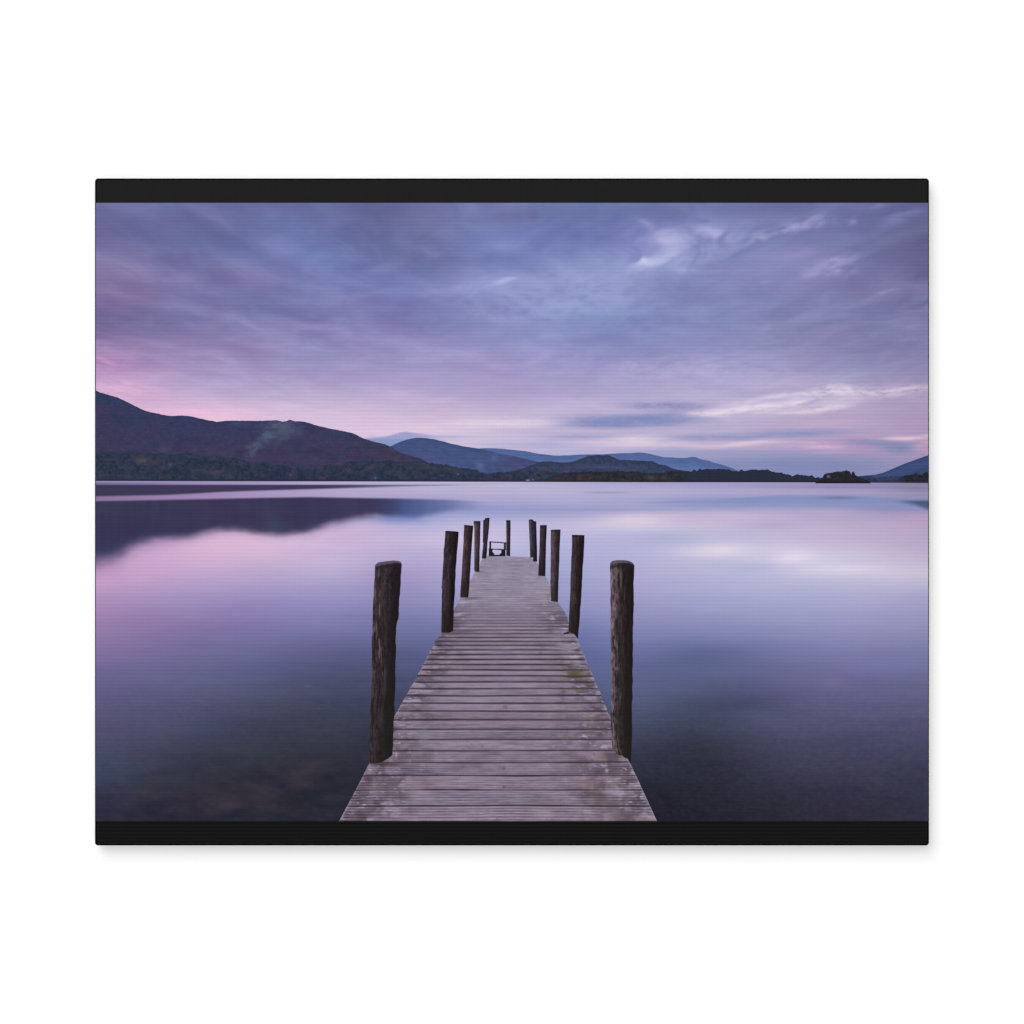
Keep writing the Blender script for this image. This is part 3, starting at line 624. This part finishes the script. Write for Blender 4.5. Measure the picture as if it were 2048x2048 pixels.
# side weathering: brown damp stains, bleached splinters
edge = np.maximum(sst(.30, .02, U + .10 * fbm(X / 40, Y / 30, 176, 3)), sst(.68, .98, U + .12 * fbm(X / 40, Y / 30, 177, 3)))
img = mix(img, (98, 86, 98), .80 * edge * sst(-.35, .25, fbm(X / 26, dep * 1.3, 178, 4, .6)) * sst(1160, 1260, Y))
img = mix(img, (84, 72, 76), .55 * edge * sst(.05, .5, fbm(X / 20, dep * 1.1 + 9, 179, 4, .6)) * sst(1190, 1290, Y))
img = mix(img, (184, 174, 196), .85 * edge * sst(.18, .62, fbm(X / 13, Y / (1.5 + .9 * near) + 40, 180, 3, .7)))
img = mix(img, (126, 106, 104), .45 * sst(.25, .6, fbm(X / 46, dep * .9 + 20, 181, 3)) * sst(.55, .75, U) * near)
img = mix(img, (60, 48, 60), .3 * sst(.62, .85, fbm(X / 5, Y / 3, 182, 2)) * sst(1250, 1400, Y) * sst(.42, .6, fbm(X / 70, Y / 50, 183, 2) + .45))
# milled grooves in every board
vis = sst(8, 19, pw)
gr = .5 + .5 * np.cos(2 * np.pi * f * 6.0)
img -= (vis * (23 + 14 * fbm(X / 40, pid * 3, 184, 2)) * sst(.25, .9, gr) * sst(.04, .12, np.minimum(f, 1 - f)))[..., None] * [1, .98, .9]
img += (vis * 7 * sst(.6, 0, gr))[..., None]
# dark gaps between boards
gapw = np.clip(1.7 / np.maximum(pw, .1), .045, .30)
dist = np.minimum(f, 1 - f)
gs = (.92 + .16 * rnd2) * (.96 * sst(3, 11, pw) + .22) / 1.2 * (.72 + .28 * sst(-.5, .2, fbm(X / 50, pid * 7.7, 185, 2)))
img = mix(img, (48, 38, 50), np.clip(np.exp(-(dist / gapw) ** 2 * 1.1) * gs * (1.0 - .35 * sst(1250, 1180, Y)), 0, 1))
lip = np.exp(-((1 - f - 2.2 * gapw) / gapw) ** 2); img = mix(img, (172, 158, 184), .25 * lip * sst(9, 16, pw))
# shadowed foot of posts, moss, nails
def db(cx, cy, rx, ry, col, a=.8, ang=0.0, soft=1.0):
    global img
    img = blob(img, X + 4 * fbm(X / 12, Y / 5, 186, 3), Y + 2 * fbm(X / 12, Y / 5, 187, 3), cx, cy, rx, ry, col, a, ang, soft)
db(1151, 1346, 17, 6, (84, 80, 50), .75); db(1150, 1353, 26, 2.4, (68, 62, 42), .8); db(1147, 1379, 26, 1.6, (100, 92, 66), .7); db(1125, 1422, 12, 2.5, (96, 84, 62), .7); db(1135, 1477, 16, 3, (120, 112, 84), .45)
db(1185, 1436, 22, 3, (104, 92, 80), .6); db(1178, 1567, 26, 9, (132, 106, 110), .6); db(1195, 1590, 32, 8, (96, 80, 84), .7); db(1205, 1606, 34, 6, (108, 90, 88), .5); db(1250, 1636, 34, 12, (104, 86, 96), .6)
db(765, 1528, 40, 4, (64, 52, 58), .75); db(800, 1517, 26, 5, (92, 78, 82), .6); db(830, 1571, 18, 9, (150, 126, 140), .6); db(738, 1558, 10, 7, (84, 68, 78), .8); db(848, 1476, 12, 22, (128, 126, 146), .5)
db(1213, 1541, 3, 3.5, (178, 164, 188), .9); db(1232, 1512, 22, 4, (92, 78, 86), .6); db(890, 1267, 26, 3, (110, 92, 98), .8); db(930, 1263, 22, 3, (84, 72, 92), .6); db(925, 1218, 22, 5, (116, 106, 128), .6)
db(942, 1196, 18, 1.8, (96, 88, 104), .7); db(960, 1143.5, 10, 1.5, (96, 88, 104), .6); db(1082, 1306, 4, 1.5, (90, 76, 96), .6); db(1029, 1274.5, 4, 1.3, (84, 70, 92), .8); db(1015, 1304, 9, 3, (122, 106, 134), .6); db(1011, 1415, 4, 3, (112, 94, 116), .7); db(1011, 1413, 3, 2, (120, 98, 116), .5); db(1006, 1574, 3, 3, (90, 72, 88), .8); db(1006, 1536, 2.5, 2.5, (96, 78, 94), .8)
db(1120, 1272, 34, 9, (148, 146, 162), .5); db(1140, 1290, 26, 3, (188, 184, 206), .6); db(1136, 1298, 22, 2, (190, 186, 204), .6); db(1150, 1313, 20, 2, (184, 178, 198), .6); db(1158, 1330, 18, 2, (186, 178, 200), .6); db(820, 1402, 26, 3, (178, 168, 190), .6); db(835, 1384, 16, 2, (180, 170, 190), .6); db(800, 1445, 14, 3, (172, 160, 184), .6); db(925, 1204, 20, 3, (176, 174, 196), .7); db(918, 1228, 8, 2, (184, 180, 204), .7); db(1225, 1582, 24, 4, (178, 170, 194), .6); db(1240, 1588, 20, 3, (182, 176, 202), .6); db(870, 1283, 10, 4, (76, 64, 78), .8)
# pale splintered rim along both sides
rim = np.maximum(np.exp(-(X - Lx[:, None]) / 2.2), np.exp(-(Rx[:, None] - X) / 2.6)) * sst(1240, 1300, Y)
img = mix(img, (176, 166, 192), .6 * rim * sst(-.3, .3, fbm(X / 9, Y / 4, 188, 2) + .15))
jetty = sheet("printed_jetty", X, Y, img, 10, picture, "weathered grey plank jetty leading into the lake")

# ------------------------------------------------------------------ printed bench at the far end of the jetty
def bench():
    """Dark frame with an open back, printed as one small sheet with its openings left out."""
    xs = np.arange(976.5, 1014.0, .5); ys = np.arange(1081.0, 1113.0, .5)
    X, Y = np.meshgrid(xs, ys)
    def inside(px, py):
        top = 1082.4 + (px - 978.4) * .07
        bar1 = (px > 978.4) & (px < 1012.6) & (py > top) & (py < top + 2.3)
        lp = (px > 978.4) & (px < 982.6) & (py > top) & (py < 1097)
        rp = (px > 1007.6) & (px < 1012.2) & (py > top) & (py < 1098)
        bar2 = (px > 977.2) & (px < 1012.4) & (py > 1097 + (px - 978) * .03) & (py < 1099.2 + (px - 978) * .03)
        blk = (px > 977.7) & (px < 1011) & (py > 1099) & (py < 1112.4)
        hole = (px > 985.2 + np.clip((py - 1103.5), 0, 9) * .75) & (px < 1002.6 - np.clip((py - 1105.5), 0, 9) * 1.1) & (py > 1099.3) & (py < 1109.3)
        return bar1 | lp | rp | bar2 | (blk & ~hole)
    cx = (X[:-1, :-1] + .25); cy = (Y[:-1, :-1] + .25)
    keep = inside(cx, cy).ravel()
    nr, nc = X.shape
    idx = np.arange(nr * nc).reshape(nr, nc)
    q = np.stack([idx[:-1, :-1], idx[1:, :-1], idx[1:, 1:], idx[:-1, 1:]], -1).reshape(-1, 4)[keep]
    used = np.unique(q); remap = np.zeros(nr * nc, int); remap[used] = np.arange(len(used))
    me = bpy.data.meshes.new("printed_bench")
    xyz = np.stack([wx(X).ravel(), np.full(nr * nc, -DEPTH - LAYER * 11), wz(Y).ravel() - ROOT_Z], -1)[used]
    me.from_pydata(xyz.tolist(), [], remap[q].tolist())
    a = me.color_attributes.new("ink", 'FLOAT_COLOR', 'POINT')
    col = np.zeros((len(used), 3)) + (48, 42, 56)
    yy = Y.ravel()[used]; col = mix(col, (32, 28, 38), sst(1098, 1106, yy))
    rgba = np.ones((len(used), 4), np.float32); rgba[:, :3] = lin(col) / EXPO
    a.data.foreach_set("color", rgba.ravel())
    me.materials.append(M_INK)
    o = bpy.data.objects.new("printed_bench", me); C.objects.link(o); o.parent = picture
    o["label"] = "small dark bench at the end of the jetty"
bench()

# ------------------------------------------------------------------ printed mooring posts
def post(le, re, top, bot, level, seed, light, base, style=0, label=None):
    """le / re: (y, x) outlines; top / bot: (u, y) end curves."""
    ym = min(p[1] for p in top); yM = max(p[1] for p in bot)
    H = yM - ym; Wd = re[len(re) // 2][1] - le[len(le) // 2][1]
    nr = int(max(50, H / 1.0)); nc = int(max(16, Wd / .9))
    u = np.linspace(0, 1, nc); v = np.linspace(0, 1, nr)
    tY = prof(top, u); bY = prof(bot, u)
    Y = tY[None, :] + (bY - tY)[None, :] * v[:, None]
    Lp = np.interp(Y, [p[0] for p in le], [p[1] for p in le]); Rp = np.interp(Y, [p[0] for p in re], [p[1] for p in re])
    wob = H / 420.0
    Lp = Lp + wob * 1.2 * fbm(Y / 16, Y * 0, seed, 3); Rp = Rp + wob * 1.2 * fbm(Y / 16, Y * 0 + 4, seed + 1, 3)
    U = np.broadcast_to(u, Y.shape)
    X = Lp + (Rp - Lp) * U
    c = np.zeros(Y.shape + (3,)) + np.asarray(base, float)
    c = mix(c, np.asarray(base, float) * .66, sst(.4, .95, U)); c = c + np.array([-4., -6., 0.])
    uu = (X - Lp) * 1.0
    g = fbm(uu / 3.2, Y / 26, seed + 2, 4, .6); g2 = fbm(uu / 6.5, Y / 60, seed + 3, 3); g3 = fbm(uu / 2.4, Y / 7, seed + 4, 2)
    g4 = fbm(uu / 2.0, Y / 4.5, seed + 8, 3, .7)
    c += (13 * g + 8 * g2 + 8 * g3 + 6 * g4)[..., None] * (1.15 - .75 * sst(.4, 1, U))[..., None] * np.array([1, .95, .97])
    lw, la = light[0], light[1]
    em = sst(lw, lw * .25, U + .16 * fbm(Y / 13, U * 3, seed + 5, 3)) * la  # lit left edge of each post, drawn into the ink colour
    c = mix(c, light[2], np.clip(em * (.72 + .55 * g3 + .3 * g), 0, 1))
    if style == 1:      # the two near posts: cut tops, cracks, damp foot
        st = sst(.15, .5, fbm(uu / 4.5, Y / 34, seed + 6, 4, .6)) * sst(.75, .3, U) * sst(1480, 1350, Y)
        c = mix(c, (104, 92, 94), .85 * st)
        c = mix(c, (84, 72, 66), .5 * sst(.2, .6, fbm(uu / 3.4, Y / 12, seed + 11, 4, .7)) * sst(.85, .4, U) * sst(1500, 1400, Y))
        ck = sst(.22, .5, fbm(uu / 2.6, Y / 40, seed + 7, 3)); c = mix(c, np.asarray(base) * .55, .7 * ck)
        c = mix(c, np.asarray((34, 33, 30), float), .75 * sst(.35, .75, U) * sst(1280, 1430, Y))
        d = Y - tY[None, :]
        capd = prof([(0, 5), (.1, 7), (.5, 6), (.9, 4.5), (1, 3)], u)[None, :]
        c = mix(c, (94, 88, 106), .85 * sst(capd + 1, capd - 1.5, d)); c = mix(c, (38, 36, 38), .7 * np.exp(-((d - capd - 4.5) / 3.2) ** 2))
    else:
        c = mix(c, np.asarray(base) * .62, .8 * sst(7, 1, Y - tY[None, :]))
        c = mix(c, (34, 32, 28), .5 * sst(.62, .95, v)[:, None])
        c = mix(c, (92, 80, 76), .55 * sst(.15, .6, fbm(uu / 3.0, Y / 20, seed + 11, 4, .65)) * sst(.8, .3, U) * sst(.9, .6, v)[:, None])
    c = mix(c, (62, 56, 78), .4 * sst(.97, 1.0, U))
    return sheet("printed_post", X, Y, c, level, picture, label)

P = dict
# far end first
post([(1039,966.6),(1082,965.6),(1090,965.4)], [(1039,970),(1090,968.5)], [(0,1040),(1,1039.5)], [(0,1085),(1,1088)], 11, 301, (.5,.5,(92,82,92)), (58,50,58), label="sliver of far left post")
post([(1035,970),(1060,969),(1117,963.6)], [(1035,979.2),(1056,978),(1085,975),(1104,974),(1117,972.4)], [(0,1036.4),(1,1035.2)], [(0,1117),(1,1117.4)], 12, 310, (.4,.35,(90,80,88)), (54,46,52), label="slightly leaning far left post")
post([(1040,1012.2),(1080,1012.6),(1112,1012.4)], [(1040,1021.2),(1112,1020.4)], [(0,1040.2),(1,1040.4)], [(0,1111.5),(1,1112.5)], 12, 320, (.45,.5,(104,94,100)), (56,48,52), label="far post beside the bench")
post([(1038,1057.2),(1115,1060.4)], [(1038,1067),(1115,1066.2)], [(0,1039.2),(.6,1038.4),(1,1040)], [(0,1115),(1,1115)], 12, 330, (.7,.5,(100,92,104)), (70,64,70), label="paler of the two overlapping far right posts")
post([(1041,1065.4),(1080,1065.6),(1123,1066)], [(1041,1072.6),(1123,1074.6)], [(0,1041.5),(1,1043)], [(0,1123),(1,1123)], 13, 340, (.3,.3,(84,74,84)), (46,40,48), label="darker of the two overlapping far right posts")
post([(1049,1080),(1092,1079),(1152,1076.4)], [(1049,1094),(1080,1092.4),(1152,1090.6)], [(0,1050.2),(1,1050)], [(0,1151.6),(1,1152.4)], 13, 350, (.4,.45,(92,80,84)), (54,46,46), label="third post from the far end on the right")
post([(1041,947.2),(1058,948.8),(1139,948.4),(1144,949)], [(1041,961),(1070,960.4),(1111,959.2),(1136,958.6),(1144,959.2)], [(0,1042),(1,1041.8)], [(0,1143),(1,1144)], 13, 360, (.6,.6,(112,100,100)), (70,60,60), label="pale knotted post on the left")
post([(1058,1101.4),(1121,1101.5),(1165,1100.6),(1203,1102)], [(1058,1121.2),(1092,1119.6),(1150,1117.4),(1203,1116)], [(0,1059.4),(1,1058.8)], [(0,1202.4),(1,1203.6)], 14, 370, (.55,.6,(112,98,104)), (62,54,52), label="post with a pale lit and worn stripe on the right")
post([(1049,928.4),(1084,926.8),(1154,922.8),(1195,920.3)], [(1049,946.6),(1070,945.4),(1110,942.4),(1162,939.4),(1195,936.6)], [(0,1049.6),(1,1051.4)], [(0,1194.6),(1,1195)], 14, 380, (.5,.45,(98,82,82)), (60,50,48), label="brown leaning post on the left")
post([(1069,1144),(1106,1143.4),(1135,1142),(1208,1139.4),(1263,1136.8),(1278,1136.8)], [(1069,1169),(1100,1167.8),(1150,1164.6),(1208,1161.6),(1258,1157.6),(1278,1156)], [(0,1069.4),(1,1070.2)], [(0,1264.5),(.45,1267),(.62,1269.5),(1,1278)], 15, 390, (.35,.35,(92,80,82)), (54,47,44), label="leaning post with a bracket at its foot on the right")
post([(1061,890.6),(1100,887.8),(1150,885),(1170,883.6),(1175,882.6),(1179,884.2),(1262,882.4)], [(1061,917.6),(1072,917.4),(1100,914.8),(1140,911.4),(1165,910.6),(1181,910.2),(1210,908.2),(1262,906)], [(0,1062),(.15,1061.6),(.8,1062.6),(1,1063.6)], [(0,1265),(.6,1265.4),(1,1262.6)], 15, 400, (.3,.3,(94,82,86)), (48,43,42), label="dark leaning post second on the left")
# bracket bolted to the foot of a right-hand post
bx, by = np.meshgrid(np.linspace(1127.5, 1138, 12), np.linspace(0, 1, 6))
by = (1265.8 - (bx - 1127.5) * .28) + by * (2.6 + (bx - 1127.5) * .15)
sheet("printed_bracket", bx, by, np.zeros(bx.shape + (3,)) + (34, 32, 38), 14, picture, "small dark bracket at a post foot")
post([(1121,1219.6),(1127,1219.9),(1167,1220.2),(1256,1221.6),(1307,1221.4),(1368,1222.8),(1451,1221.8),(1493,1223.4),(1510,1229)], [(1121,1268),(1131,1268.6),(1160,1267.4),(1223,1267),(1256,1266.3),(1368,1265),(1480,1263.5),(1526,1262)],
     [(0,1127.5),(.04,1124),(.12,1121.6),(.3,1120.2),(.6,1120.2),(.8,1121.6),(.93,1125),(1,1130)], [(0,1500),(.15,1508),(.25,1510),(.42,1510.5),(.62,1515),(.8,1517.5),(1,1527)], 16, 410, (.34,.95,(134,116,126)), (54,47,43), 1, "tall near post on the right with a pale lit and worn side")
post([(1121,749.6),(1141,749.6),(1188,747.4),(1219,745.6),(1255,744.4),(1300,743.6),(1368,743),(1420,741.2),(1480,739.8),(1526,740)], [(1121,803.6),(1130,803.6),(1152,802),(1193,799.4),(1235,797),(1248,794),(1258,792),(1300,791.6),(1368,790.6),(1424,788.6),(1479,786),(1505,784.6),(1526,783)],
     [(0,1131),(.04,1128),(.14,1124.6),(.4,1122.4),(.7,1121),(.88,1122),(.96,1124),(1,1128.5)], [(0,1527.5),(.3,1526.5),(.55,1524),(.8,1518),(1,1511)], 16, 420, (.16,.55,(98,84,86)), (56,50,48), 1, "thick near post on the left")
